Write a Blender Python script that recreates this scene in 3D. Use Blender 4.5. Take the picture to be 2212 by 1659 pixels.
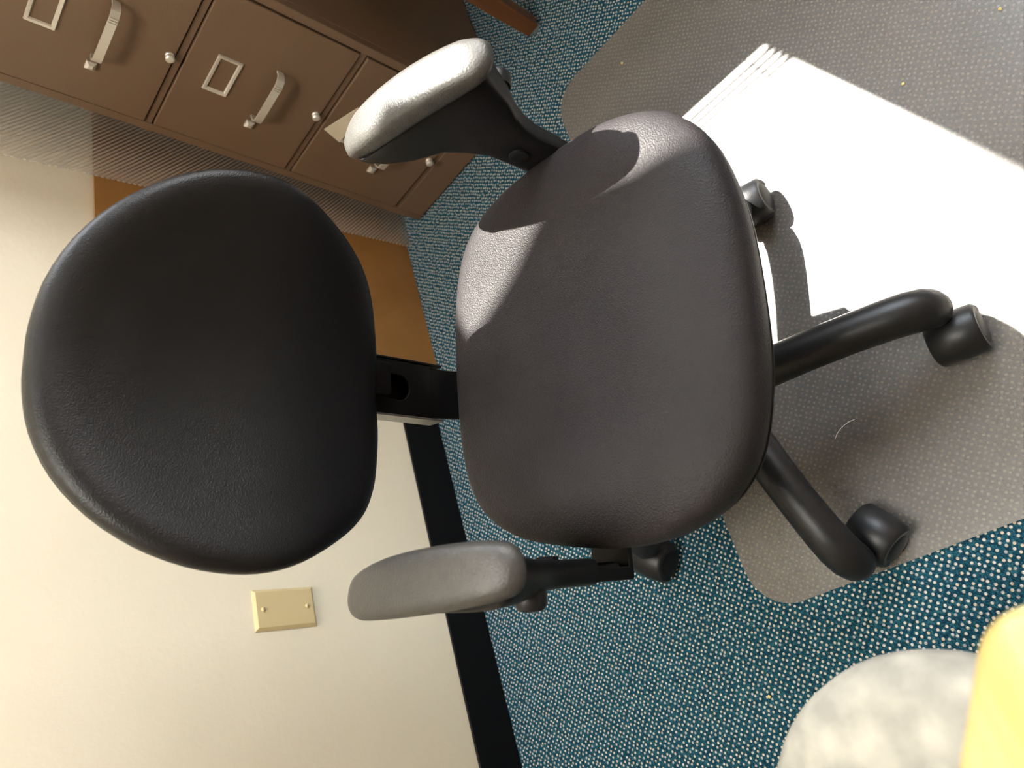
import bpy, bmesh, math, random
from mathutils import Vector, Matrix
random.seed(7)
C = bpy.context.scene.collection
S = bpy.context.scene
for o in list(bpy.data.objects): bpy.data.objects.remove(o, do_unlink=True)
PI = math.pi
def R(d): return math.radians(d)

# ------------------------------------------------------------------ camera
def make_camera():
    yaw, pitch, roll = 0.6353, 0.7413, -0.1707
    f = Vector((math.sin(yaw)*math.cos(pitch), math.cos(yaw)*math.cos(pitch), -math.sin(pitch)))
    r = Vector((math.cos(yaw), -math.sin(yaw), 0))
    d = f.cross(r)
    c, s = math.cos(roll), math.sin(roll)
    r2 = c*r + s*d; d2 = -s*r + c*d
    cam = bpy.data.cameras.new('camera'); ob = bpy.data.objects.new('camera', cam); C.objects.link(ob)
    # the photo was taken with the phone on its side: picture right is the room's "down"
    M = Matrix((d2, r2, -f)).transposed().to_4x4()
    M.translation = Vector((-0.3456, -1.2399, 1.1077))
    ob.matrix_world = M
    cam.sensor_fit = 'HORIZONTAL'; cam.sensor_width = 36.0; cam.lens = 1635.5/2212*36.0
    cam.clip_start = 0.02
    cam.dof.use_dof = True; cam.dof.focus_distance = 1.06; cam.dof.aperture_fstop = 5.0
    S.camera = ob
make_camera()

# ------------------------------------------------------------------ world, sun, exposure
SKY, SUN, LAMP = 7.2, 16.0, 11.5
w = bpy.data.worlds.new('sky'); S.world = w; w.use_nodes = True
nt = w.node_tree; nt.nodes.clear()
wo = nt.nodes.new('ShaderNodeOutputWorld'); bg = nt.nodes.new('ShaderNodeBackground')
tc = nt.nodes.new('ShaderNodeTexCoord'); sx = nt.nodes.new('ShaderNodeSeparateXYZ'); cr = nt.nodes.new('ShaderNodeValToRGB')
nt.links.new(tc.outputs['Generated'], sx.inputs[0]); nt.links.new(sx.outputs['Z'], cr.inputs[0])
cr.color_ramp.elements[0].position = 0.0; cr.color_ramp.elements[0].color = (1, .97, .92, 1)
cr.color_ramp.elements[1].position = 0.9; cr.color_ramp.elements[1].color = (.72, .84, 1, 1)
nt.links.new(cr.outputs[0], bg.inputs[0]); bg.inputs[1].default_value = SKY
nt.links.new(bg.outputs[0], wo.inputs[0])
sl = bpy.data.lights.new('sun', 'SUN'); sl.energy = SUN; sl.angle = R(0.53); sl.color = (1, .95, .86)
so = bpy.data.objects.new('sun', sl); C.objects.link(so)
SUND = Vector((-0.9285*math.cos(R(57)), -0.3714*math.cos(R(57)), -math.sin(R(57))))
so.rotation_euler = SUND.to_track_quat('-Z', 'Y').to_euler(); so.location = (3, 2, 5)
vs = S.view_settings
vs.view_transform = 'Standard'; vs.look = 'None'; vs.exposure = 1.5; vs.gamma = 1.0; vs.use_curve_mapping = False

# ------------------------------------------------------------------ materials
def nodes(name):
    m = bpy.data.materials.new(name); m.use_nodes = True
    t = m.node_tree; t.nodes.clear()
    out = t.nodes.new('ShaderNodeOutputMaterial')
    return m, t, out
def N(t, typ, **kw):
    n = t.nodes.new(typ)
    for k, v in kw.items():
        if k in n.inputs: n.inputs[k].default_value = v
        else: setattr(n, k, v)
    return n
def coords(t, kind='Object', scale=(1,1,1), rot=(0,0,0)):
    c = N(t, 'ShaderNodeTexCoord'); m = N(t, 'ShaderNodeMapping')
    m.inputs['Scale'].default_value = scale; m.inputs['Rotation'].default_value = rot
    t.links.new(c.outputs[kind], m.inputs[0]); return m.outputs[0]
def ramp(t, src, stops):
    r = N(t, 'ShaderNodeValToRGB'); e = r.color_ramp.elements
    while len(e) < len(stops): e.new(0.5)
    for el, (p, c) in zip(e, stops): el.position = p; el.color = (*c, 1) if len(c) == 3 else c
    t.links.new(src, r.inputs[0]); return r.outputs[0]
def schlick(t, f0=.04, top=.9):
    # reflectance that is the same from both sides of a thin sheet
    lw = N(t, 'ShaderNodeLayerWeight', Blend=.5)
    p = N(t, 'ShaderNodeMath', operation='POWER'); t.links.new(lw.outputs['Facing'], p.inputs[0]); p.inputs[1].default_value = 5.0
    a = N(t, 'ShaderNodeMath', operation='MULTIPLY_ADD'); t.links.new(p.outputs[0], a.inputs[0]); a.inputs[1].default_value = top-f0; a.inputs[2].default_value = f0
    return a
def plain(name, col, rough=.5, metal=0, spec=.5, noise=0, nscale=60, bump=0, bscale=300, sheen=0, var=None, coat=0):
    m, t, out = nodes(name)
    b = N(t, 'ShaderNodeBsdfPrincipled'); t.links.new(b.outputs[0], out.inputs[0])
    b.inputs['Base Color'].default_value = (*col, 1); b.inputs['Roughness'].default_value = rough
    b.inputs['Metallic'].default_value = metal; b.inputs['Specular IOR Level'].default_value = spec
    if coat: b.inputs['Coat Weight'].default_value = coat; b.inputs['Coat Roughness'].default_value = .15
    if sheen:
        b.inputs['Sheen Weight'].default_value = sheen; b.inputs['Sheen Roughness'].default_value = .35
        b.inputs['Sheen Tint'].default_value = (.9, .88, .9, 1)
    if noise:
        n = N(t, 'ShaderNodeTexNoise', Scale=nscale, Detail=4.0); t.links.new(coords(t), n.inputs['Vector'])
        c2 = tuple(max(0, c*(1-noise)) for c in col); c3 = tuple(min(1, c*(1+noise)) for c in col)
        t.links.new(ramp(t, n.outputs['Fac'], [(.3, c2), (.7, c3)]), b.inputs['Base Color'])
    if bump:
        n2 = N(t, 'ShaderNodeTexNoise', Scale=bscale, Detail=3.0); t.links.new(coords(t), n2.inputs['Vector'])
        bp = N(t, 'ShaderNodeBump', Strength=bump, Distance=.002); t.links.new(n2.outputs['Fac'], bp.inputs['Height'])
        t.links.new(bp.outputs[0], b.inputs['Normal'])
    return m

def fabric_mat(name, col, sheen, bstr, scale, rough=.5, spec=.22):
    """pebbled upholstery"""
    m, t, out = nodes(name)
    b = N(t, 'ShaderNodeBsdfPrincipled'); t.links.new(b.outputs[0], out.inputs[0])
    b.inputs['Roughness'].default_value = rough; b.inputs['Specular IOR Level'].default_value = spec
    b.inputs['Sheen Weight'].default_value = sheen; b.inputs['Sheen Roughness'].default_value = .4
    b.inputs['Sheen Tint'].default_value = (.95, .9, .92, 1)
    v = coords(t)
    n = N(t, 'ShaderNodeTexNoise', Scale=9.0, Detail=3.0); t.links.new(v, n.inputs['Vector'])
    t.links.new(ramp(t, n.outputs['Fac'], [(.3, tuple(c*.85 for c in col)), (.75, tuple(c*1.2 for c in col))]), b.inputs['Base Color'])
    vo = N(t, 'ShaderNodeTexVoronoi', Scale=scale, feature='SMOOTH_F1'); vo.inputs['Smoothness'].default_value = .6
    t.links.new(v, vo.inputs['Vector'])
    bp = N(t, 'ShaderNodeBump', Strength=bstr, Distance=.0012); t.links.new(vo.outputs['Distance'], bp.inputs['Height'])
    t.links.new(bp.outputs[0], b.inputs['Normal'])
    return m

def carpet_mat():
    m, t, out = nodes('carpet')
    b = N(t, 'ShaderNodeBsdfPrincipled'); t.links.new(b.outputs[0], out.inputs[0])
    b.inputs['Roughness'].default_value = .95; b.inputs['Specular IOR Level'].default_value = .08
    v = coords(t, rot=(0, 0, R(-49)))
    # loops of pale yarn in a slightly uneven lattice 8 mm apart
    vo = N(t, 'ShaderNodeTexVoronoi', Scale=123.0, voronoi_dimensions='2D'); vo.inputs['Randomness'].default_value = .40
    t.links.new(v, vo.inputs['Vector'])
    dot = ramp(t, vo.outputs['Distance'], [(.19, (1,1,1)), (.30, (0,0,0))])
    yarn = N(t, 'ShaderNodeTexVoronoi', Scale=430.0, voronoi_dimensions='2D'); t.links.new(v, yarn.inputs['Vector'])
    sep = N(t, 'ShaderNodeSeparateColor'); t.links.new(yarn.outputs['Color'], sep.inputs[0])
    base = ramp(t, sep.outputs[0], [(0, (.004, .026, .044)), (.45, (.009, .055, .090)), (.8, (.013, .085, .115)), (1, (.040, .130, .170))])
    sep2 = N(t, 'ShaderNodeSeparateColor'); t.links.new(vo.outputs['Color'], sep2.inputs[0])
    dcol = ramp(t, sep2.outputs[1], [(0, (.42, .40, .40)), (.5, (.62, .60, .55)), (1, (.60, .50, .38))])
    mx = N(t, 'ShaderNodeMix', data_type='RGBA'); t.links.new(dot, mx.inputs['Factor'])
    t.links.new(base, mx.inputs['A']); t.links.new(dcol, mx.inputs['B'])
    t.links.new(mx.outputs['Result'], b.inputs['Base Color'])
    mh = N(t, 'ShaderNodeMath', operation='MULTIPLY_ADD'); t.links.new(yarn.outputs['Distance'], mh.inputs[0])
    mh.inputs[1].default_value = -1.0; t.links.new(dot, mh.inputs[2])
    bp = N(t, 'ShaderNodeBump', Strength=.8, Distance=.002); t.links.new(mh.outputs[0], bp.inputs['Height'])
    t.links.new(bp.outputs[0], b.inputs['Normal'])
    return m

def mat_vinyl():
    m, t, out = nodes('frosted_vinyl')
    tr = N(t, 'ShaderNodeBsdfTransparent'); tr.inputs[0].default_value = (.93, .92, .90, 1)
    df = N(t, 'ShaderNodeBsdfDiffuse'); v = coords(t)
    n = N(t, 'ShaderNodeTexNoise', Scale=7.0, Detail=5.0); t.links.new(v, n.inputs['Vector'])
    t.links.new(ramp(t, n.outputs['Fac'], [(.3, (.20, .186, .170)), (.7, (.228, .213, .196))]), df.inputs[0])
    mx = N(t, 'ShaderNodeMixShader'); mx.inputs[0].default_value = .46
    t.links.new(tr.outputs[0], mx.inputs[1]); t.links.new(df.outputs[0], mx.inputs[2])
    gl = N(t, 'ShaderNodeBsdfGlossy'); gl.inputs['Roughness'].default_value = .28
    n2 = N(t, 'ShaderNodeTexNoise', Scale=220.0, Detail=2.0); t.links.new(v, n2.inputs['Vector'])
    bp = N(t, 'ShaderNodeBump', Strength=.08, Distance=.001); t.links.new(n2.outputs['Fac'], bp.inputs['Height'])
    t.links.new(bp.outputs[0], gl.inputs['Normal'])
    fr = schlick(t)
    mg = N(t, 'ShaderNodeMixShader'); t.links.new(fr.outputs[0], mg.inputs[0])
    t.links.new(mx.outputs[0], mg.inputs[1]); t.links.new(gl.outputs[0], mg.inputs[2])
    t.links.new(mg.outputs[0], out.inputs[0])
    return m

def diffuser_mat():
    m, t, out = nodes('prismatic_acrylic')
    v = coords(t)
    wv = N(t, 'ShaderNodeTexWave', wave_type='BANDS', bands_direction='DIAGONAL', Scale=62.0, Distortion=0.0)
    t.links.new(v, wv.inputs['Vector'])
    fac = ramp(t, wv.outputs['Fac'], [(.45, (.02, .02, .02)), (.6, (.40, .40, .40))])
    tr = N(t, 'ShaderNodeBsdfTransparent'); tr.inputs[0].default_value = (.97, .97, .96, 1)
    df = N(t, 'ShaderNodeBsdfDiffuse'); df.inputs[0].default_value = (.85, .83, .78, 1)
    tl = N(t, 'ShaderNodeBsdfTranslucent'); tl.inputs[0].default_value = (.92, .90, .86, 1)
    a = N(t, 'ShaderNodeMixShader'); a.inputs[0].default_value = .4
    t.links.new(df.outputs[0], a.inputs[1]); t.links.new(tl.outputs[0], a.inputs[2])
    mx = N(t, 'ShaderNodeMixShader'); t.links.new(fac, mx.inputs[0])
    t.links.new(tr.outputs[0], mx.inputs[1]); t.links.new(a.outputs[0], mx.inputs[2])
    gl = N(t, 'ShaderNodeBsdfGlossy'); gl.inputs['Roughness'].default_value = .2
    bp = N(t, 'ShaderNodeBump', Strength=.5, Distance=.002); t.links.new(wv.outputs['Fac'], bp.inputs['Height'])
    t.links.new(bp.outputs[0], gl.inputs['Normal'])
    fr = schlick(t); mg = N(t, 'ShaderNodeMixShader')
    t.links.new(fr.outputs[0], mg.inputs[0]); t.links.new(mx.outputs[0], mg.inputs[1]); t.links.new(gl.outputs[0], mg.inputs[2])
    t.links.new(mg.outputs[0], out.inputs[0])
    return m

def wood_mat(name, c1, c2, rough, scale=(1, 14, 14), rot=0):
    m, t, out = nodes(name)
    b = N(t, 'ShaderNodeBsdfPrincipled'); t.links.new(b.outputs[0], out.inputs[0])
    b.inputs['Roughness'].default_value = rough
    v = coords(t, scale=scale, rot=(0, 0, rot))
    n = N(t, 'ShaderNodeTexNoise', Scale=5.0, Detail=6.0, Distortion=.6); t.links.new(v, n.inputs['Vector'])
    t.links.new(ramp(t, n.outputs['Fac'], [(.35, c1), (.62, c2)]), b.inputs['Base Color'])
    return m

def wall_mat():
    m, t, out = nodes('cream_paint')
    b = N(t, 'ShaderNodeBsdfPrincipled'); t.links.new(b.outputs[0], out.inputs[0])
    b.inputs['Roughness'].default_value = .6; b.inputs['Specular IOR Level'].default_value = .3
    v = coords(t)
    n = N(t, 'ShaderNodeTexNoise', Scale=3.0, Detail=4.0); t.links.new(v, n.inputs['Vector'])
    t.links.new(ramp(t, n.outputs['Fac'], [(.3, (.78, .71, .55)), (.7, (.82, .75, .59))]), b.inputs['Base Color'])
    n2 = N(t, 'ShaderNodeTexNoise', Scale=85.0, Detail=3.0); t.links.new(v, n2.inputs['Vector'])
    bp = N(t, 'ShaderNodeBump', Strength=.22, Distance=.002); t.links.new(n2.outputs['Fac'], bp.inputs['Height'])
    t.links.new(bp.outputs[0], b.inputs['Normal'])
    return m

def stool_mat():
    m, t, out = nodes('patterned_grey_fabric')
    b = N(t, 'ShaderNodeBsdfPrincipled'); t.links.new(b.outputs[0], out.inputs[0])
    b.inputs['Roughness'].default_value = .9
    v = coords(t)
    vo = N(t, 'ShaderNodeTexVoronoi', Scale=38.0, feature='SMOOTH_F1'); t.links.new(v, vo.inputs['Vector'])
    n = N(t, 'ShaderNodeTexNoise', Scale=30.0, Detail=3.0); t.links.new(v, n.inputs['Vector'])
    mx = N(t, 'ShaderNodeMath', operation='MULTIPLY_ADD'); t.links.new(vo.outputs['Distance'], mx.inputs[0]); mx.inputs[1].default_value = .5
    t.links.new(n.outputs['Fac'], mx.inputs[2])
    t.links.new(ramp(t, mx.outputs[0], [(.45, (.40, .38, .32)), (.85, (.265, .255, .22))]), b.inputs['Base Color'])
    return m

M = dict(
    carpet=carpet_mat(), vinyl=mat_vinyl(), diffuser=diffuser_mat(), wall=wall_mat(),
    dark_wall=plain('dark_unseen_wall', (.22, .14, .085), .6, noise=.2, nscale=4),  # dark tone chosen for the unseen walls to cut bounced light
    base=plain('black_vinyl_base', (.004, .004, .0045), .5, spec=.15, bump=.1, bscale=40),
    ceil=plain('ceiling_tile', (.50, .48, .45), .9, noise=.06, nscale=200),
    seat=fabric_mat('seat_fabric', (.0195, .017, .0178), .01, .5, 560, .5, .18),
    back=fabric_mat('back_fabric', (.0050, .0047, .0050), .0, .30, 700, .42, .30),
    shell=plain('black_shell_plastic', (.006, .006, .0065), .42, spec=.25, bump=.15, bscale=500),
    nylon=plain('black_nylon', (.009, .0095, .0105), .38, spec=.35, bump=.12, bscale=700),
    pad=plain('armrest_urethane', (.048, .046, .042), .42, noise=.12, nscale=90, bump=.35, bscale=420),
    steel=plain('black_steel', (.005, .005, .0055), .4, spec=.25),
    edge=plain('grey_steel_edge', (.30, .29, .27), .35, metal=.7),
    chrome=plain('chrome', (.75, .75, .74), .15, metal=1),
    brown=plain('brown_enamel', (.135, .082, .047), .42, bump=.10, bscale=260, noise=.03, nscale=8),
    nickel=plain('satin_nickel', (.62, .58, .50), .38, metal=.55),
    ivory=plain('ivory_plastic', (.62, .50, .27), .35),
    board=wood_mat('brown_hardboard', (.28, .135, .034), (.33, .16, .045), .45, scale=(2, 2, 2)),
    card=plain('manila_card', (.60, .52, .38), .8, noise=.05, nscale=30),
    darkwood=wood_mat('stained_wood', (.085, .030, .008), (.12, .044, .012), .4, scale=(14, 14, 1)),
    oak=wood_mat('pale_oak', (.42, .315, .105), (.53, .425, .175), .35, scale=(1.2, 16, 16), rot=R(36)),
    stool=stool_mat(),
    white=plain('white_frame', (.75, .75, .73), .5),
    crumb=plain('crumb', (.75, .60, .22), .8),
    lint=plain('lint', (.8, .8, .78), .9),
    paper=plain('paper', (.7, .7, .68), .9),
)
def glass_mat():
    m, t, out = nodes('window_glass')
    tr = N(t, 'ShaderNodeBsdfTransparent'); gl = N(t, 'ShaderNodeBsdfGlossy'); gl.inputs['Roughness'].default_value = .02
    fr = schlick(t); mx = N(t, 'ShaderNodeMixShader')
    t.links.new(fr.outputs[0], mx.inputs[0]); t.links.new(tr.outputs[0], mx.inputs[1]); t.links.new(gl.outputs[0], mx.inputs[2])
    t.links.new(mx.outputs[0], out.inputs[0]); return m
M['glass'] = glass_mat()
def lamp_mat():
    m, t, out = nodes('lit_diffuser')
    e = N(t, 'ShaderNodeEmission'); e.inputs[0].default_value = (1, .96, .88, 1); e.inputs[1].default_value = LAMP
    t.links.new(e.outputs[0], out.inputs[0]); return m
M['lamp'] = lamp_mat()

# ------------------------------------------------------------------ helpers
def link(name, bm, mat, parent=None, smooth=False, bevel=0, sub=0, auto=None):
    me = bpy.data.meshes.new(name)
    bmesh.ops.recalc_face_normals(bm, faces=bm.faces)
    bm.to_mesh(me); bm.free()
    me.materials.append(M[mat] if isinstance(mat, str) else mat)
    o = bpy.data.objects.new(name, me); C.objects.link(o)
    if parent: o.parent = parent
    if smooth:
        for p in me.polygons: p.use_smooth = True
    if bevel:
        b = o.modifiers.new('bevel', 'BEVEL'); b.width = bevel; b.segments = 3; b.limit_method = 'ANGLE'; b.angle_limit = R(40)
        for p in me.polygons: p.use_smooth = True
        b.harden_normals = True
    if sub:
        s = o.modifiers.new('sub', 'SUBSURF'); s.levels = sub; s.render_levels = sub
    if auto is not None:
        me.set_sharp_from_angle(angle=R(auto))
    return o
def tag(o, label, cat, group=None):
    o['label'] = label; o['category'] = cat
    if group: o['group'] = group
    return o
def struct(o): o['kind'] = 'structure'; return o
def empty(name, loc, rz=0):
    o = bpy.data.objects.new(name, None); C.objects.link(o); o.location = loc; o.rotation_euler = (0, 0, rz); o.empty_display_size = .1
    return o
def box(bm, x0, x1, y0, y1, z0, z1):
    vs = [bm.verts.new((x, y, z)) for z in (z0, z1) for y in (y0, y1) for x in (x0, x1)]
    for f in ((0,2,3,1),(4,5,7,6),(0,1,5,4),(2,6,7,3),(0,4,6,2),(1,3,7,5)): bm.faces.new([vs[i] for i in f])
    return vs
def boxes(*bs):
    bm = bmesh.new()
    for b in bs: box(bm, *b)
    return bm
def loft(bm, rings, cap0=True, cap1=True, closed=False):
    """rings: lists of points, same length"""
    R_ = [[bm.verts.new(p) for p in r] for r in rings]
    n = len(R_[0])
    for a, b in zip(R_[:-1], R_[1:]):
        for i in range(n): bm.faces.new((a[i], a[(i+1) % n], b[(i+1) % n], b[i]))
    if closed:
        a, b = R_[-1], R_[0]
        for i in range(n): bm.faces.new((a[i], a[(i+1) % n], b[(i+1) % n], b[i]))
    else:
        if cap0: bm.faces.new(R_[0][::-1])
        if cap1: bm.faces.new(R_[-1])
    return R_
def tube(bm, pts, rad, seg=12, flat=1.0, side=None):
    """swept ellipse; rad scalar or list; flat = height / width"""
    pts = [Vector(p) for p in pts]; rings = []
    for i, p in enumerate(pts):
        d = (pts[min(i+1, len(pts)-1)] - pts[max(i-1, 0)]).normalized()
        up = Vector((0, 0, 1)) if abs(d.z) < .95 else Vector((0, 1, 0))
        s = d.cross(up).normalized() if side is None else Vector(side); u = s.cross(d).normalized()
        r = rad[i] if isinstance(rad, (list, tuple)) else rad
        rings.append([p + s*math.cos(2*PI*k/seg)*r + u*math.sin(2*PI*k/seg)*r*flat for k in range(seg)])
    loft(bm, rings)
def cyl(bm, c, r, h, axis='Z', seg=24, r2=None):
    c = Vector(c); r2 = r if r2 is None else r2; rings = []
    for t, rr in ((0, r), (1, r2)):
        ring = []
        for k in range(seg):
            a = 2*PI*k/seg; x, y = rr*math.cos(a), rr*math.sin(a)
            ring.append(c + (Vector((x, y, t*h)) if axis == 'Z' else Vector((t*h, x, y)) if axis == 'X' else Vector((y, t*h, x))))
        rings.append(ring)
    loft(bm, rings)
def lathe(bm, prof, seg=32, c=(0, 0, 0)):
    c = Vector(c)
    loft(bm, [[c + Vector((r*math.cos(2*PI*k/seg), r*math.sin(2*PI*k/seg), z)) for k in range(seg)] for r, z in prof])
def catmull(pts, n):
    """closed catmull-rom through pts, n samples per span"""
    out = []; m = len(pts)
    for i in range(m):
        p0, p1, p2, p3 = (Vector(pts[(i+k-1) % m]) for k in range(4))
        for j in range(n):
            t = j/n
            out.append(.5*((2*p1)+(-p0+p2)*t+(2*p0-5*p1+4*p2-p3)*t*t+(-p0+3*p1-3*p2+p3)*t**3))
    return out
def mirror_outline(half):
    """half: points from x=0 to x=0 on the +x side"""
    return half + [(-x, y) for x, y in half[-2:0:-1]]
def smoothlerp(tab, t):
    for (a, va), (b, vb) in zip(tab[:-1], tab[1:]):
        if t <= b: return va + (vb-va)*(t-a)/(b-a)
    return tab[-1][1]

# ------------------------------------------------------------------ the room
XW, XL, YF, ZC = 1.64, -2.3, -3.3, 3.12
TW = .05
WY0, WY1, WZ0, WZ1 = -.613, -.012, 1.60, 3.00
floor = struct(link('floor', boxes((XL-.1, XW+.1, YF-.1, .1, -.05, 0)), 'carpet'))
struct(link('wall_back', boxes((XL-.1, XW+TW, 0, .1, 0, ZC)), 'wall'))
VY0, VY1, VZ0, VZ1 = -3.05, -1.55, .95, 2.60
struct(link('wall_right', boxes((XW, XW+TW, VY1, WY0, 0, ZC), (XW, XW+TW, YF, VY0, 0, ZC), (XW, XW+TW, VY0, VY1, 0, VZ0), (XW, XW+TW, VY0, VY1, VZ1, ZC), (XW, XW+TW, WY0, 0, 0, WZ0), (XW, XW+TW, WY0, 0, WZ1, ZC), (XW, XW+TW, WY1, 0, WZ0, WZ1)), 'wall'))
struct(link('wall_left', boxes((XL-.1, XL, YF, 0, 0, ZC)), 'dark_wall'))
struct(link('wall_front', boxes((XL-.1, XW+TW, YF-.1, YF, 0, ZC)), 'dark_wall'))
struct(link('ceiling', boxes((XL-.1, XW+TW, YF-.1, .1, ZC, ZC+.05)), 'ceil'))
struct(link('baseboard_back', boxes((XL, XW, -.006, 0, 0, .102)), 'base', bevel=.002))
struct(link('baseboard_right', boxes((XW-.006, XW, YF, -.006, 0, .102)), 'base', bevel=.002))
struct(link('baseboard_left', boxes((XL, XL+.006, YF, -.006, 0, .102)), 'base', bevel=.002))
# window in the right-hand wall, thin frame on the outer edge of the opening
wn = struct(link('window_1', boxes((XW+.02, XW+TW, WY0-.02, WY1+.01, WZ0-.02, WZ0+.004), (XW+.02, XW+TW, WY0-.02, WY1+.01, WZ1, WZ1+.02), (XW+.02, XW+TW, WY0-.02, WY0+.003, WZ0, WZ1), (XW+.02, XW+TW, WY1, WY1+.01, WZ0, WZ1)), 'white'))
link('pane', boxes((XW+.040, XW+.043, WY0, WY1, WZ0, WZ1)), 'glass', wn)
bm = bmesh.new(); loft(bm, [[(x, WY0+.004, 2.922), (x, -.34, 2.922), (x, -.285, 2.885), (x, -.25, 2.835), (x, -.19, 2.862), (x, WY1-.001, 2.950), (x, WY1-.001, 2.998), (x, WY0+.004, 2.998)] for x in (XW+.046, XW+.048)])
link('added_sun_blocker', bm, 'base', wn)  # unseen sagging strip, added to shape the sun's edge on the seat
w2 = struct(link('window_2', boxes((XW+.005, XW+TW-.005, VY0, VY1, VZ0, VZ0+.03), (XW+.005, XW+TW-.005, VY0, VY1, VZ1-.03, VZ1), (XW+.005, XW+TW-.005, VY0, VY0+.03, VZ0+.03, VZ1-.03), (XW+.005, XW+TW-.005, VY1-.03, VY1, VZ0+.03, VZ1-.03), (XW+.005, XW+TW-.005, (VY0+VY1)/2-.015, (VY0+VY1)/2+.015, VZ0+.03, VZ1-.03)), 'white'))
for y0, y1 in ((VY0+.03, (VY0+VY1)/2-.015), ((VY0+VY1)/2+.015, VY1-.03)): link('pane', boxes((XW+.023, XW+.026, y0, y1, VZ0+.03, VZ1-.03)), 'glass', w2)
# recessed ceiling lights
for k, (x, y) in enumerate(((-.60, -.64),)):
    t = empty('ceiling_light', (x, y, ZC))
    link('frame', boxes((-.32, -.30, -.62, .62, -.012, .0), (.30, .32, -.62, .62, -.012, 0), (-.30, .30, -.62, -.60, -.012, 0), (-.30, .30, .60, .62, -.012, 0)), 'white', t)
    link('lit_panel', boxes((-.30, .30, -.60, .60, -.008, -.001)), 'lamp', t)
    tag(t, 'rectangular recessed ceiling light above the left of the room', 'ceiling light')

# ------------------------------------------------------------------ chair mat
def rounded_rect(x0, x1, y0, y1, r, n=8):
    pts = []
    for cx, cy, a0 in ((x1-r, y1-r, 0), (x0+r, y1-r, 90), (x0+r, y0+r, 180), (x1-r, y0+r, 270)):
        for k in range(n+1):
            a = R(a0+90*k/n); pts.append((cx+r*math.cos(a), cy+r*math.sin(a)))
    return pts
bm = bmesh.new()
mo = rounded_rect(-.243, .893, -1.96, -.622, .07)
loft(bm, [[(x, y, .0004) for x, y in mo], [(x, y, .0024) for x, y in mo]])
tag(link('chair_mat', bm, 'vinyl'), 'translucent frosted vinyl chair mat with rounded corners lying on the blue carpet', 'chair mat')

# ------------------------------------------------------------------ filing cabinet
CW, CD, CH0, CH, ST = .3762, .645, .0838, .2986, .018
CT = CH0 + 4*CH + .022
cab = empty('filing_cabinet', (.9501, -.1206, 0), R(1.437))
tag(cab, 'tall dark brown steel filing cabinet with four drawers near the corner', 'filing cabinet')
bm = bmesh.new()
box(bm, .022, CD, -CW, 0, 0.004, CT)
box(bm, 0, .022, -ST, 0, 0.004, CT); box(bm, 0, .022, -CW, -CW+ST, 0.004, CT)
for k in range(5): box(bm, 0.001, .022, -CW+ST, -ST, CH0+k*CH-.0065, CH0+k*CH+.0065)
box(bm, 0, .022, -CW+ST, -ST, .004, CH0-.0065); box(bm, 0, .022, -CW+ST, -ST, CH0+4*CH+.0065, CT)
link('cabinet_body', bm, 'brown', cab, bevel=.0018)
def frame_ring(bm, a0, a1, z0, z1, wd, d0, d1):
    """raised rectangular frame on the drawer face, sloped inwards; a runs along -y"""
    def ring(i, d): return [(d, -(a0+i), z0+i), (d, -(a1-i), z0+i), (d, -(a1-i), z1-i), (d, -(a0+i), z1-i)]
    loft(bm, [ring(0, d0), ring(.0015, d1), ring(wd-.002, d1+.0008), ring(wd, d0)], closed=True)
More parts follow.
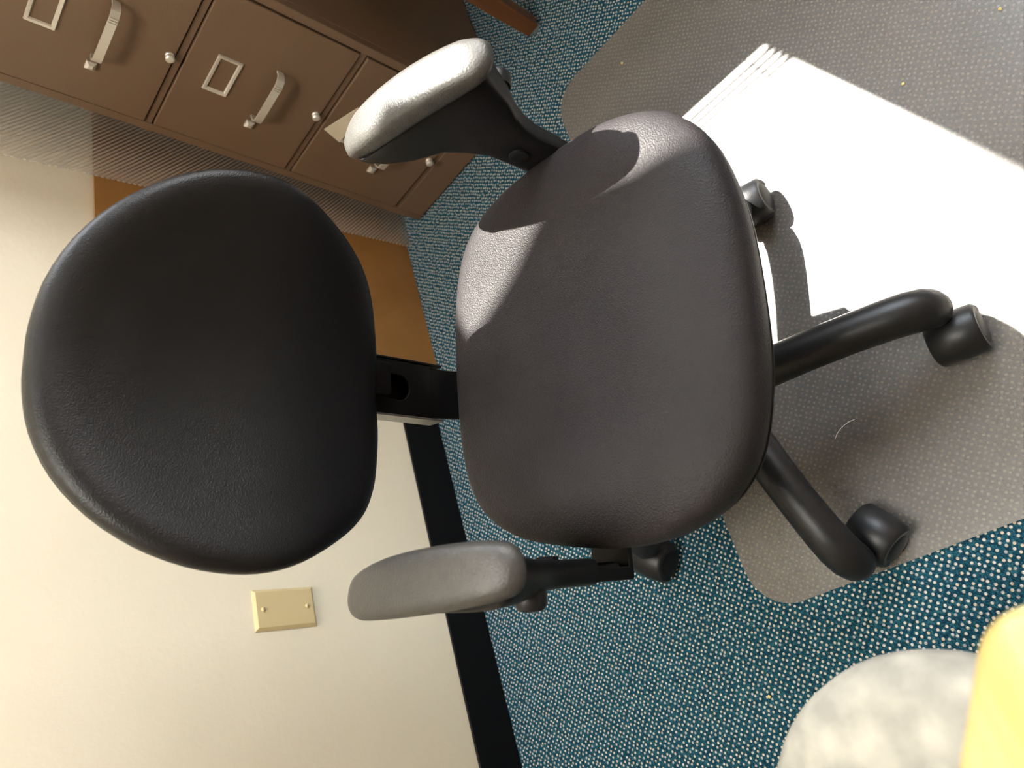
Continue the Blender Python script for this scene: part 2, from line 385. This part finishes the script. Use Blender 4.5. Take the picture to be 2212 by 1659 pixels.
for k in range(4):
    z0, z1 = CH0+k*CH+.009, CH0+(k+1)*CH-.009
    bm = bmesh.new(); box(bm, -.0035, .0205, -CW+ST+.003, -ST-.003, z0, z1)
    d = link('drawer', bm, 'brown', cab, bevel=.002)
    zb = CH0+k*CH
    bm = bmesh.new(); frame_ring(bm, .146, .231, zb+.195, zb+.243, .008, -.0032, -.0075)
    link('label_holder', bm, 'nickel', d, smooth=True, auto=30)
    # arched pull: flat bar that bends back to the drawer at both ends
    bm = bmesh.new(); path = [(.246, -.002), (.2475, -.016), (.243, -.026), (.232, -.031), (.19, -.032), (.145, -.032), (.136, -.030), (.130, -.022), (.127, -.010), (.127, -.002)]
    rings = []
    for i, (a, dd) in enumerate(path):
        a0, d0 = path[max(i-1, 0)]; a1, d1 = path[min(i+1, len(path)-1)]
        tx, ty = d1-d0, -(a1-a0); L = math.hypot(tx, ty); nx, ny = -ty/L*.0018, tx/L*.0018
        hw = .0075 if 1 < i < 8 else .0065
        rings.append([(dd+nx, -a+ny, zb+.128-hw), (dd-nx, -a-ny, zb+.128-hw), (dd-nx, -a-ny, zb+.128+hw), (dd+nx, -a+ny, zb+.128+hw)])
    loft(bm, rings)
    hd = link('handle', bm, 'nickel', d, smooth=True, auto=40)
    bm = bmesh.new()
    for q in range(3): box(bm, -.0355, -.033, -(.222+q*.005)-.0012, -(.222+q*.005)+.0012, zb+.1215, zb+.1345)
    link('grip_rib', bm, 'nickel', hd)
    bm = bmesh.new(); tz = zb+.1285; s1, s2 = .0085, .0035
    loft(bm, [[(-.003, -.105-s1, tz-s1), (-.003, -.105+s1, tz-s1), (-.003, -.105+s1, tz+s1), (-.003, -.105-s1, tz+s1)], [(-.008, -.105-s1, tz-s1), (-.008, -.105+s1, tz-s1), (-.008, -.105+s1, tz+s1), (-.008, -.105-s1, tz+s1)], [(-.012, -.105-s2, tz-s2), (-.012, -.105+s2, tz-s2), (-.012, -.105+s2, tz+s2), (-.012, -.105-s2, tz+s2)]])
    link('thumb_latch', bm, 'nickel', d)
    bm = bmesh.new(); kz = zb+.018
    prof = [(.0085, -.002), (.0085, -.006), (.0065, -.008), (.0085, -.010), (.0085, -.014), (.006, -.0165), (.002, -.017)]
    loft(bm, [[(dd, -.186+r*math.cos(2*PI*q/20), kz+r*math.sin(2*PI*q/20)) for q in range(20)] for r, dd in prof])
    link('knob', bm, 'nickel', d, smooth=True, auto=35)
    if k == 0:   # loose card slipping out of the lowest holder
        bm = bmesh.new(); cp = [(.163, .369), (.246, .333), (.236, .316), (.146, .322)]
        loft(bm, [[(-.0075, -a, z) for a, z in cp], [(-.0090, -a, z) for a, z in cp]])
        link('label_card', bm, 'card', d)['label'] = 'manila card tilted in the lowest label holder'

# ------------------------------------------------------------------ sheets leaning between cabinet and wall
bm = bmesh.new()
def leaning(bm, b0, b1, t0, t1, th):
    n = Vector((0, -th, 0))
    P = [Vector(p) for p in (b0, b1, t1, t0)]
    loft(bm, [[p for p in P], [p+n for p in P]])
leaning(bm, (.47, -.046, .001), (1.25, -.046, .001), (.47, -.007, .745), (1.25, -.007, .745), .005)
tag(link('hardboard_sheet', bm, 'board', bevel=.0008), 'brown hardboard sheet leaning on the cream wall behind the office chair', 'board')
bm = bmesh.new()
leaning(bm, (.906, -.064, .001), (1.51, -.084, .001), (.862, -.004, 1.215), (1.466, -.006, 1.215), .003)
tag(link('light_diffuser', bm, 'diffuser'), 'clear ribbed plastic light diffuser sheet standing between cabinet and wall', 'plastic sheet')

# ------------------------------------------------------------------ blank wall plate
wp = empty('wall_plate', (0, 0, .4504)); tag(wp, 'ivory blank cover plate with two screws on the cream wall', 'wall plate')
bm = bmesh.new(); a, b_ = .0357, .0580
loft(bm, [[(-a, -.0004, -b_), (a, -.0004, -b_), (a, -.0004, b_), (-a, -.0004, b_)], [(-a, -.002, -b_), (a, -.002, -b_), (a, -.002, b_), (-a, -.002, b_)], [(-a+.005, -.0065, -b_+.005), (a-.005, -.0065, -b_+.005), (a-.005, -.0065, b_-.005), (-a+.005, -.0065, b_-.005)]])
link('plate', bm, 'ivory', wp, bevel=.0008)
for z in (-.0415, .0415):
    bm = bmesh.new(); prof = [(.0042, -.0064), (.0042, -.0074), (.003, -.0084), (.001, -.0087)]
    loft(bm, [[(r*math.cos(2*PI*q/16), y, z+r*math.sin(2*PI*q/16)) for q in range(16)] for r, y in prof])
    sc = link('screw', bm, 'ivory', wp, smooth=True, auto=40)
    link('screw_slot', boxes((-.0032, .0032, -.0091, -.0086, z-.0005, z+.0005)), 'brown', sc)

# ------------------------------------------------------------------ office chair
HUB = (.058, -.764, 0)
UX = .030
ch = empty('office_chair', HUB, R(-17))
tag(ch, 'black swivel office chair with padded seat, two armrests and five casters', 'office chair')
# seat: local x = chair's side, y = towards its back
SZ = .432
half = [(0, -.226), (.09, -.222), (.168, -.205), (.214, -.175), (.239, -.135), (.253, -.080), (.254, -.018), (.247, .050), (.233, .115), (.206, .168), (.165, .202), (.10, .222), (0, .228)]
so_ = catmull([(x, y, 0) for x, y in mirror_outline(half)], 4)
def seat_z(x, y, s):
    z = .008*(1-s**4)                                # crown
    z += .009*math.exp(-((abs(x)-.19)/.06)**2)*math.exp(-((y-.02)/.17)**2)   # side bolsters
    z -= .013*math.exp(-(x/.15)**2-((y-.06)/.13)**2) # dished middle
    z -= .016*max(0, (-y-.10)/.12)**2                # waterfall front
    return z
def seat_part(name, prof, mat, fn):
    bm = bmesh.new(); rings = []
    for s, dz in prof:
        rings.append([(UX+p.x*s, p.y*s, SZ + dz + fn(p.x*s, p.y*s, s)) for p in so_])
    loft(bm, rings)
    return link(name, bm, mat, ch, smooth=True)
top = [(.90, -.038), (.965, -.034), (.992, -.022), (1.0, -.006), (.996, .006), (.982, .012), (.955, .016), (.91, .0185), (.85, .0193), (.80, .0195)] + [(.75-.048*q, .0195) for q in range(16)]
def seat_f(x, y, s):
    return seat_z(x, y, s) if s < .999 else seat_z(x, y, 1.0)
seat = seat_part('seat', top, 'seat', seat_f)
pan = seat_part('seat_pan', [(.50, -.066), (.75, -.062), (.90, -.052), (.97, -.038), (.978, -.032), (.90, -.030)], 'shell', lambda x, y, s: -.016*max(0, (-y-.10)/.12)**2)
pan.parent = seat
# backrest
BZ, BY, BX = .556, .264, -.004
bh = [(0, 0), (.055, .001), (.094, .008), (.134, .021), (.166, .041), (.192, .069), (.214, .106), (.233, .148), (.243, .188), (.243, .228), (.233, .270), (.212, .311), (.178, .351), (.134, .383), (.084, .403), (.036, .411), (0, .412)]
bo = catmull([(x*.924, h*.970, 0) for x, h in mirror_outline(bh)], 3)
def back_pt(x, h, dy):
    y = BY + dy - .092*(abs(x)/.244)**2.0 + .11*max(0, h-.05)*.6*.5 - .012*math.exp(-((h-.14)/.09)**2)
    return (x+BX, y, BZ + h)
def back_part(name, prof, mat, par):
    bm = bmesh.new(); cx, cy = 0, .19
    loft(bm, [[back_pt(p.x*s, cy+(p.y-cy)*s, dy) for p in bo] for s, dy in prof])
    return link(name, bm, mat, par, smooth=True)
back = back_part('backrest', [(.02+.05*q, -.030) for q in range(12)] + [(.63, -.0294), (.68, -.0289), (.72, -.0283), (.77, -.0277), (.82, -.027), (.89, -.0245), (.94, -.020), (.972, -.0145), (.992, -.007), (1.0, .002), (.995, .010), (.97, .016), (.90, .017), (.75, .017), (.55, .017), (.35, .017), (.15, .017), (.03, .017)], 'back', ch)
back_part('back_shell', [(.03, .018), (.2, .018), (.4, .018), (.6, .018), (.80, .018), (.90, .0175), (.975, .0165), (.985, .022), (.95, .030), (.8, .036), (.6, .0385), (.4, .039), (.2, .040), (.03, .040)], 'shell', back)
# upright bar from under the seat to the backrest: slotted front plate in a U channel
PW, PX = .040, .022
def slab_path(path, x0, x1, th):
    bm = bmesh.new(); rings = []
    for i, (y, z) in enumerate(path):
        y0, z0 = path[max(i-1, 0)]; y1, z1 = path[min(i+1, len(path)-1)]
        ty, tz = y1-y0, z1-z0; L = math.hypot(ty, tz); ny, nz = -tz/L*th/2, ty/L*th/2
        rings.append([(x0, y+ny, z+nz), (x1, y+ny, z+nz), (x1, y-ny, z-nz), (x0, y-ny, z-nz)])
    loft(bm, rings); return bm
path = [(.02, .352), (.18, .352), (.235, .356), (.268, .372), (.287, .398), (.293, .430), (.2935, .446)]
bar = link('back_bar', slab_path(path, PX-PW+.003, PX+PW-.003, .010), 'steel', ch, bevel=.002)
# plate with a slot (opening upwards under the cushion)
bm = bmesh.new(); yb0, yb1 = .286, .291
za, zb_ = .440, .640
outer = [(PX-PW, za), (PX+PW, za), (PX+PW, zb_), (PX-PW, zb_)]
slot = [(PX-.021, .560), (PX-.015, .545)] + [(PX-.015*math.cos(t*PI/10)*1.25, .497-.018*math.sin(t*PI/10)) for t in range(11)] + [(PX+.01875, .545), (PX+.021, .560)]
poly = [(PX-PW, zb_), (PX-PW, za), (PX+PW, za), (PX+PW, zb_), (PX+.021, zb_)] + slot[::-1] + [(PX-.021, zb_)]
loft(bm, [[(x, yb0, z) for x, z in poly], [(x, yb1, z) for x, z in poly]])
pl = link('slotted_plate', bm, 'steel', bar, bevel=.0012)
bm = boxes((PX-PW-.003, PX-PW, .284, .318, .42, .64)); link('channel_flange', bm, 'edge', bar, bevel=.0008)  # this flange is lighter grey than the opposite one
bm = boxes((PX+PW, PX+PW+.003, .284, .318, .42, .64)); link('channel_flange', bm, 'steel', bar, bevel=.0008)
link('channel_back', boxes((PX-PW, PX+PW, .312, .318, .42, .78)), 'steel', bar)
bm = boxes((PX-.016, PX+.030, .270, .300, .520, .560)); link('height_catch', bm, 'shell', bar, bevel=.004)
link('back_bracket', boxes((PX-.05, PX+.05, .285, .330, .62, .80)), 'shell', bar, bevel=.004)
# armrests
def armrest(sg):
    X0 = UX-.001+sg*.279; XP = .020+sg*.268
    prof = [(.398, -.002, .056, .010), (.44, -.002, .056, .010), (.442, -.006, .060, .0155), (.485, -.006, .060, .0155), (.508, -.008, .066, .0165), (.530, -.014, .084, .018), (.552, -.026, .108, .020), (.570, -.032, .150, .025), (.592, -.042, .178, .028), (.612, -.050, .190, .029), (.620, -.051, .191, .029), (.623, -.049, .189, .027)]
    bm = bmesh.new(); rings = []
    for z, y0, y1, hx in prof:
        ring = []
        for k in range(28):
            a = 2*PI*k/28; c, s = math.cos(a), math.sin(a)
            ex = math.copysign(abs(c)**.45, c); ey = math.copysign(abs(s)**.45, s)
            xo = XP+(X0-XP)*min(1, max(0, (z-.49)/.09)); ring.append((xo+ex*hx, (y0+y1)/2+ey*(y1-y0)/2, z))
        rings.append(ring)
    loft(bm, rings)
    ar = link('armrest', bm, 'shell', ch, smooth=True, auto=50)
    # pad: outer edge straighter, inner edge bowed
    o = [(.012, -.070), (.022, -.03), (.029, .04), (.034, .12), (.034, .172), (.022, .196), (.004, .196), (-.014, .175), (-.029, .11), (-.036, .03), (-.037, -.03), (-.032, -.066), (-.012, -.078)]
    op = catmull([(X0+sg*x*1.0, .073+(y-.060)*1.03, 0) for x, y in o], 4)
    cy = .073
    def padz(y): return .635 - .016*((y-cy)/.14)**2
    bm = bmesh.new(); rings = []
    for s, dz in [(.80, -.009), (.96, -.008), (.99, -.005), (1.0, -.001), (.985, .006), (.93, .012), (.82, .0155), (.6, .0175), (.3, .0185), (.05, .019)]:
        rings.append([(X0+(p.x-X0)*s, cy+(p.y-cy)*s, padz(cy+(p.y-cy)*s)+dz) for p in op])
    loft(bm, rings); link('arm_pad', bm, 'pad', ar, smooth=True)
    link('arm_bracket', boxes((min(XP*.5, XP+sg*.012), max(XP*.5, XP+sg*.012), -.003, .057, .372, .380), (min(XP-sg*.004, XP+sg*.012), max(XP-sg*.004, XP+sg*.012), -.003, .057, .372, .47)), 'steel', ar, bevel=.003)
    bm = bmesh.new(); prof = [(.016, 0), (.017, .004), (.017, .014), (.013, .020), (.004, .022)]
    loft(bm, [[(X0+sg*(.012+h), -.008+r*math.cos(2*PI*q/20), .552+r*math.sin(2*PI*q/20)) for q in range(20)] for r, h in prof])
    link('adjustment_knob', bm, 'nylon', ar, smooth=True, auto=35)
    bm = bmesh.new()
    loft(bm, [[(XP-sg*(.0155+h), .030+r*math.cos(2*PI*q/20), .485+r*math.sin(2*PI*q/20)) for q in range(20)] for r, h in [(.013, 0), (.013, .003), (.010, .004), (.002, .003)]])
    link('screw_cap', bm, 'nylon', ar, smooth=True, auto=35)
armrest(-1); armrest(1)
# mechanism, column, base
link('tilt_mechanism', boxes((-.09, .09, -.10, .10, .335, .372), (-.055, .055, -.13, .14, .322, .348)), 'steel', ch, bevel=.006)
bm = bmesh.new(); tube(bm, [(.05, -.02, .345), (.16, -.03, .345), (.235, -.03, .342)], .005, 10); tube(bm, [(.22, -.03, .342), (.27, -.03, .341)], .009, 10)
link('height_lever', bm, 'steel', ch, smooth=True)
bm = bmesh.new(); lathe(bm, [(.026, .12), (.026, .24), (.016, .242), (.016, .335)], 28); link('gas_column', bm, 'steel', ch, smooth=True, auto=40)
bm = bmesh.new(); lathe(bm, [(.040, .085), (.052, .095), (.056, .115), (.052, .140), (.040, .152), (.030, .155)], 32); link('base_hub', bm, 'nylon', ch, smooth=True, auto=40)
PHI = R(-25+17)
LEGR = .290
cast_ang = [R(98), R(98), R(50), R(70), R(60)]
coff = [(.022, -.012), (-.034, -.004), (.026, -.026), (-.02, .02), (.02, .02)]   # trail of each caster in room axes
for k in range(5):
    a = PHI - k*2*PI/5
    ca, sa = math.cos(a), math.sin(a)
    bm = bmesh.new()
    pts = [(.02, .122), (.08, .128), (.14, .126), (.20, .118), (.245, .108), (.270, .098), (.284, .088), (.2905, .076), (.2915, .068), (.2915, .062), (.2915, .058), (.2915, .057)]
    tube(bm, [(ca*r, sa*r, z) for r, z in pts], [.028, .028, .0275, .027, .0275, .028, .0275, .0265, .025, .021, .012, .003], 20, .95, (sa, -ca, 0))
    link('leg', bm, 'nylon', ch, smooth=True)
    # twin-wheel caster, swivelled
    aw = cast_ang[k]                     # axle direction in the chair's frame
    ax, ay = math.cos(aw), math.sin(aw)
    tx, ty = -ay, ax
    ox, oy = coff[k]; c17, s17 = math.cos(R(17)), math.sin(R(17))
    cx, cy, cz = ca*LEGR + c17*ox - s17*oy, sa*LEGR + s17*ox + c17*oy, .0325
    def P(u, r, th): return (cx + ax*u + tx*r*math.cos(th), cy + ay*u + ty*r*math.cos(th), cz + r*math.sin(th))
    bm = bmesh.new()
    hr = [(-.0300, .019), (-.0305, .029), (-.027, .0325), (0, .0338), (.027, .0325), (.0305, .029), (.0300, .019)]
    arc = [R(-20 + 220*q/18) for q in range(19)]
    rings = []
    for u, r in hr: rings.append([P(u, r, t) for t in arc])
    V = [[bm.verts.new(p) for p in r_] for r_ in rings]
    for A, B in zip(V[:-1], V[1:]):
        for i in range(len(arc)-1): bm.faces.new((A[i], A[i+1], B[i+1], B[i]))
    cyl(bm, (ca*LEGR, sa*LEGR, .045), .010, .03, 'Z', 16)
    cs = link('caster', bm, 'nylon', ch, smooth=True, auto=45)
    sm = cs.modifiers.new('solid', 'SOLIDIFY'); sm.thickness = .0015; sm.offset = 0
    for u0, u1 in ((-.0290, -.006), (.006, .0290)):
        bm = bmesh.new(); e = 1 if u1 > .01 else -1
        uo, ui = (u1, u0) if e > 0 else (u0, u1)
        loft(bm, [[P(u, r, 2*PI*q/28) for q in range(28)] for u, r in ((ui, .026), (ui+e*.002, .0297), (uo-e*.004, .0297), (uo-e*.001, .0275), (uo+e*.002, .022), (uo+e*.0034, .010), (uo+e*.0036, .002))])
        link('wheel', bm, 'shell', cs, smooth=True, auto=50)

# ------------------------------------------------------------------ stained table by the window, only one foot in view
tb = empty('side_table', (1.10, -.645, 0)); tag(tb, 'dark stained wooden table beside the filing cabinet, one tapered leg in view', 'table')
for (x, y) in ((0, 0), (.48, 0), (0, -.80), (.48, -.80)):
    bm = bmesh.new()
    def sq(h, z): return [(x-h, y-h, z), (x+h, y-h, z), (x+h, y+h, z), (x-h, y+h, z)]
    loft(bm, [sq(.017, .012), sq(.019, .10), sq(.024, .70)])
    lg = link('leg', bm, 'darkwood', tb, bevel=.002)
    bm = bmesh.new(); cyl(bm, (x, y, 0.001), .016, .011, 'Z', 20, .013); link('glide', bm, 'chrome', lg, smooth=True, auto=40)
link('apron', boxes((.019, .461, -.010, .010, .62, .70), (.019, .461, -.810, -.790, .62, .70), (-.010, .010, -.781, -.019, .62, .70), (.470, .490, -.781, -.019, .62, .70)), 'darkwood', tb)
link('table_top', boxes((-.04, .52, -.84, .085, .70, .728)), 'darkwood', tb, bevel=.004)
tr = empty('added_shadow_tray', (1.10, -.575, .728)); tag(tr, 'unseen slatted tray of paper added on the dark table to stripe the sun patch', 'tray')
link('paper_stack', boxes((-.02, .27, -.46, -.01, .003, .068)), 'paper', tr)  # added stack and slats give the sun patch its edge and stripes
bm = bmesh.new()
for q in range(4): box(bm, -.0258, -.0242, -.48, .01, .078+.0235*q, .092+.0235*q)
for yy in (-.48, -.23, .01): tube(bm, [(-.025, yy, .003), (-.025, yy, .163)], .0018, 6)
link('slatted_front', bm, 'steel', tr)

# ------------------------------------------------------------------ pale table corner and round stool next to the camera
tu, tv = Vector((-.811, .585, 0)), Vector((-.585, -.811, 0))
oc = Vector((-.3300, -1.1300, 0))
ot = empty('oak_table', (oc.x, oc.y, 0)); tag(ot, 'pale yellow oak table with a rounded corner, close to the camera', 'table')
def tp(a, b, z): q = tu*a + tv*b; return (q.x, q.y, z)
def oak_ring(z, ins=0):
    return [tp(x, y, z) for x, y in rounded_rect(ins, 1.15-ins, ins, .62-ins, .030-ins*.5, 8)]
bm = bmesh.new(); loft(bm, [oak_ring(.690, .003), oak_ring(.693), oak_ring(.712), oak_ring(.717, .0015), oak_ring(.720, .005)])
link('table_top', bm, 'oak', ot, smooth=True, auto=40)
for a, b in ((.16, .12), (1.05, .12), (.16, .52), (1.05, .52)):
    bm = bmesh.new(); loft(bm, [[tp(a-.022, b-.022, z), tp(a+.022, b-.022, z), tp(a+.022, b+.022, z), tp(a-.022, b+.022, z)] for z in (.001, .690)])
    link('leg', bm, 'oak', ot, bevel=.003)
stl = empty('stool', (-.492, -.946, 0)); tag(stl, 'round stool with pale grey patterned fabric seat beside the oak table', 'stool')
bm = bmesh.new(); lathe(bm, [(.05, .395), (.135, .397), (.147, .410), (.149, .430), (.146, .450), (.136, .464), (.115, .473), (.07, .478), (.02, .480)], 48)
link('seat_cushion', bm, 'stool', stl, smooth=True)
for q in range(4):
    a = R(62+90*q); bm = bmesh.new(); tube(bm, [(.10*math.cos(a), .10*math.sin(a), .397), (.125*math.cos(a), .125*math.sin(a), .001)], [.013, .010], 12)
    link('leg', bm, 'oak', stl, smooth=True, auto=40)

# ------------------------------------------------------------------ crumbs and a thread
def crumb(x, y, z, s, label):
    bm = bmesh.new(); bmesh.ops.create_icosphere(bm, subdivisions=1, radius=s)
    for v in bm.verts: v.co = Vector((v.co.x*random.uniform(.7, 1.3), v.co.y*random.uniform(.7, 1.2), v.co.z*random.uniform(.5, .8)))
    o = link('crumb', bm, 'crumb'); o.location = (x, y, z+s*.55); tag(o, label, 'crumb', 'crumbs on the floor')
crumb(-0.3522, -0.5808, 0.001, .0032, 'yellow crumb on the blue carpet between stool and black baseboard')
crumb(0.8158, -0.7960, .0024, .0022, 'tiny pale crumb on the shaded far end of the chair mat')
crumb(0.3669, -1.1628, .0024, .0026, 'tan crumb on the mat just outside the long edge of the sunlit patch')
crumb(0.3668, -1.3017, .0024, .0028, 'pale crumb on the mat in the top right corner of the photo')
bm = bmesh.new(); tube(bm, [(-0.0511, -0.8426, .0032), (-0.0457, -0.8484, .0032), (-0.0418, -0.8556, .0032), (-0.0391, -0.8638, .0032), (-0.0380, -0.8718, .0032), (-0.0387, -0.8804, .0032)], .00035, 6)
tag(link('thread', bm, 'lint', smooth=True), 'thin curled white thread on the mat under the chair', 'thread')
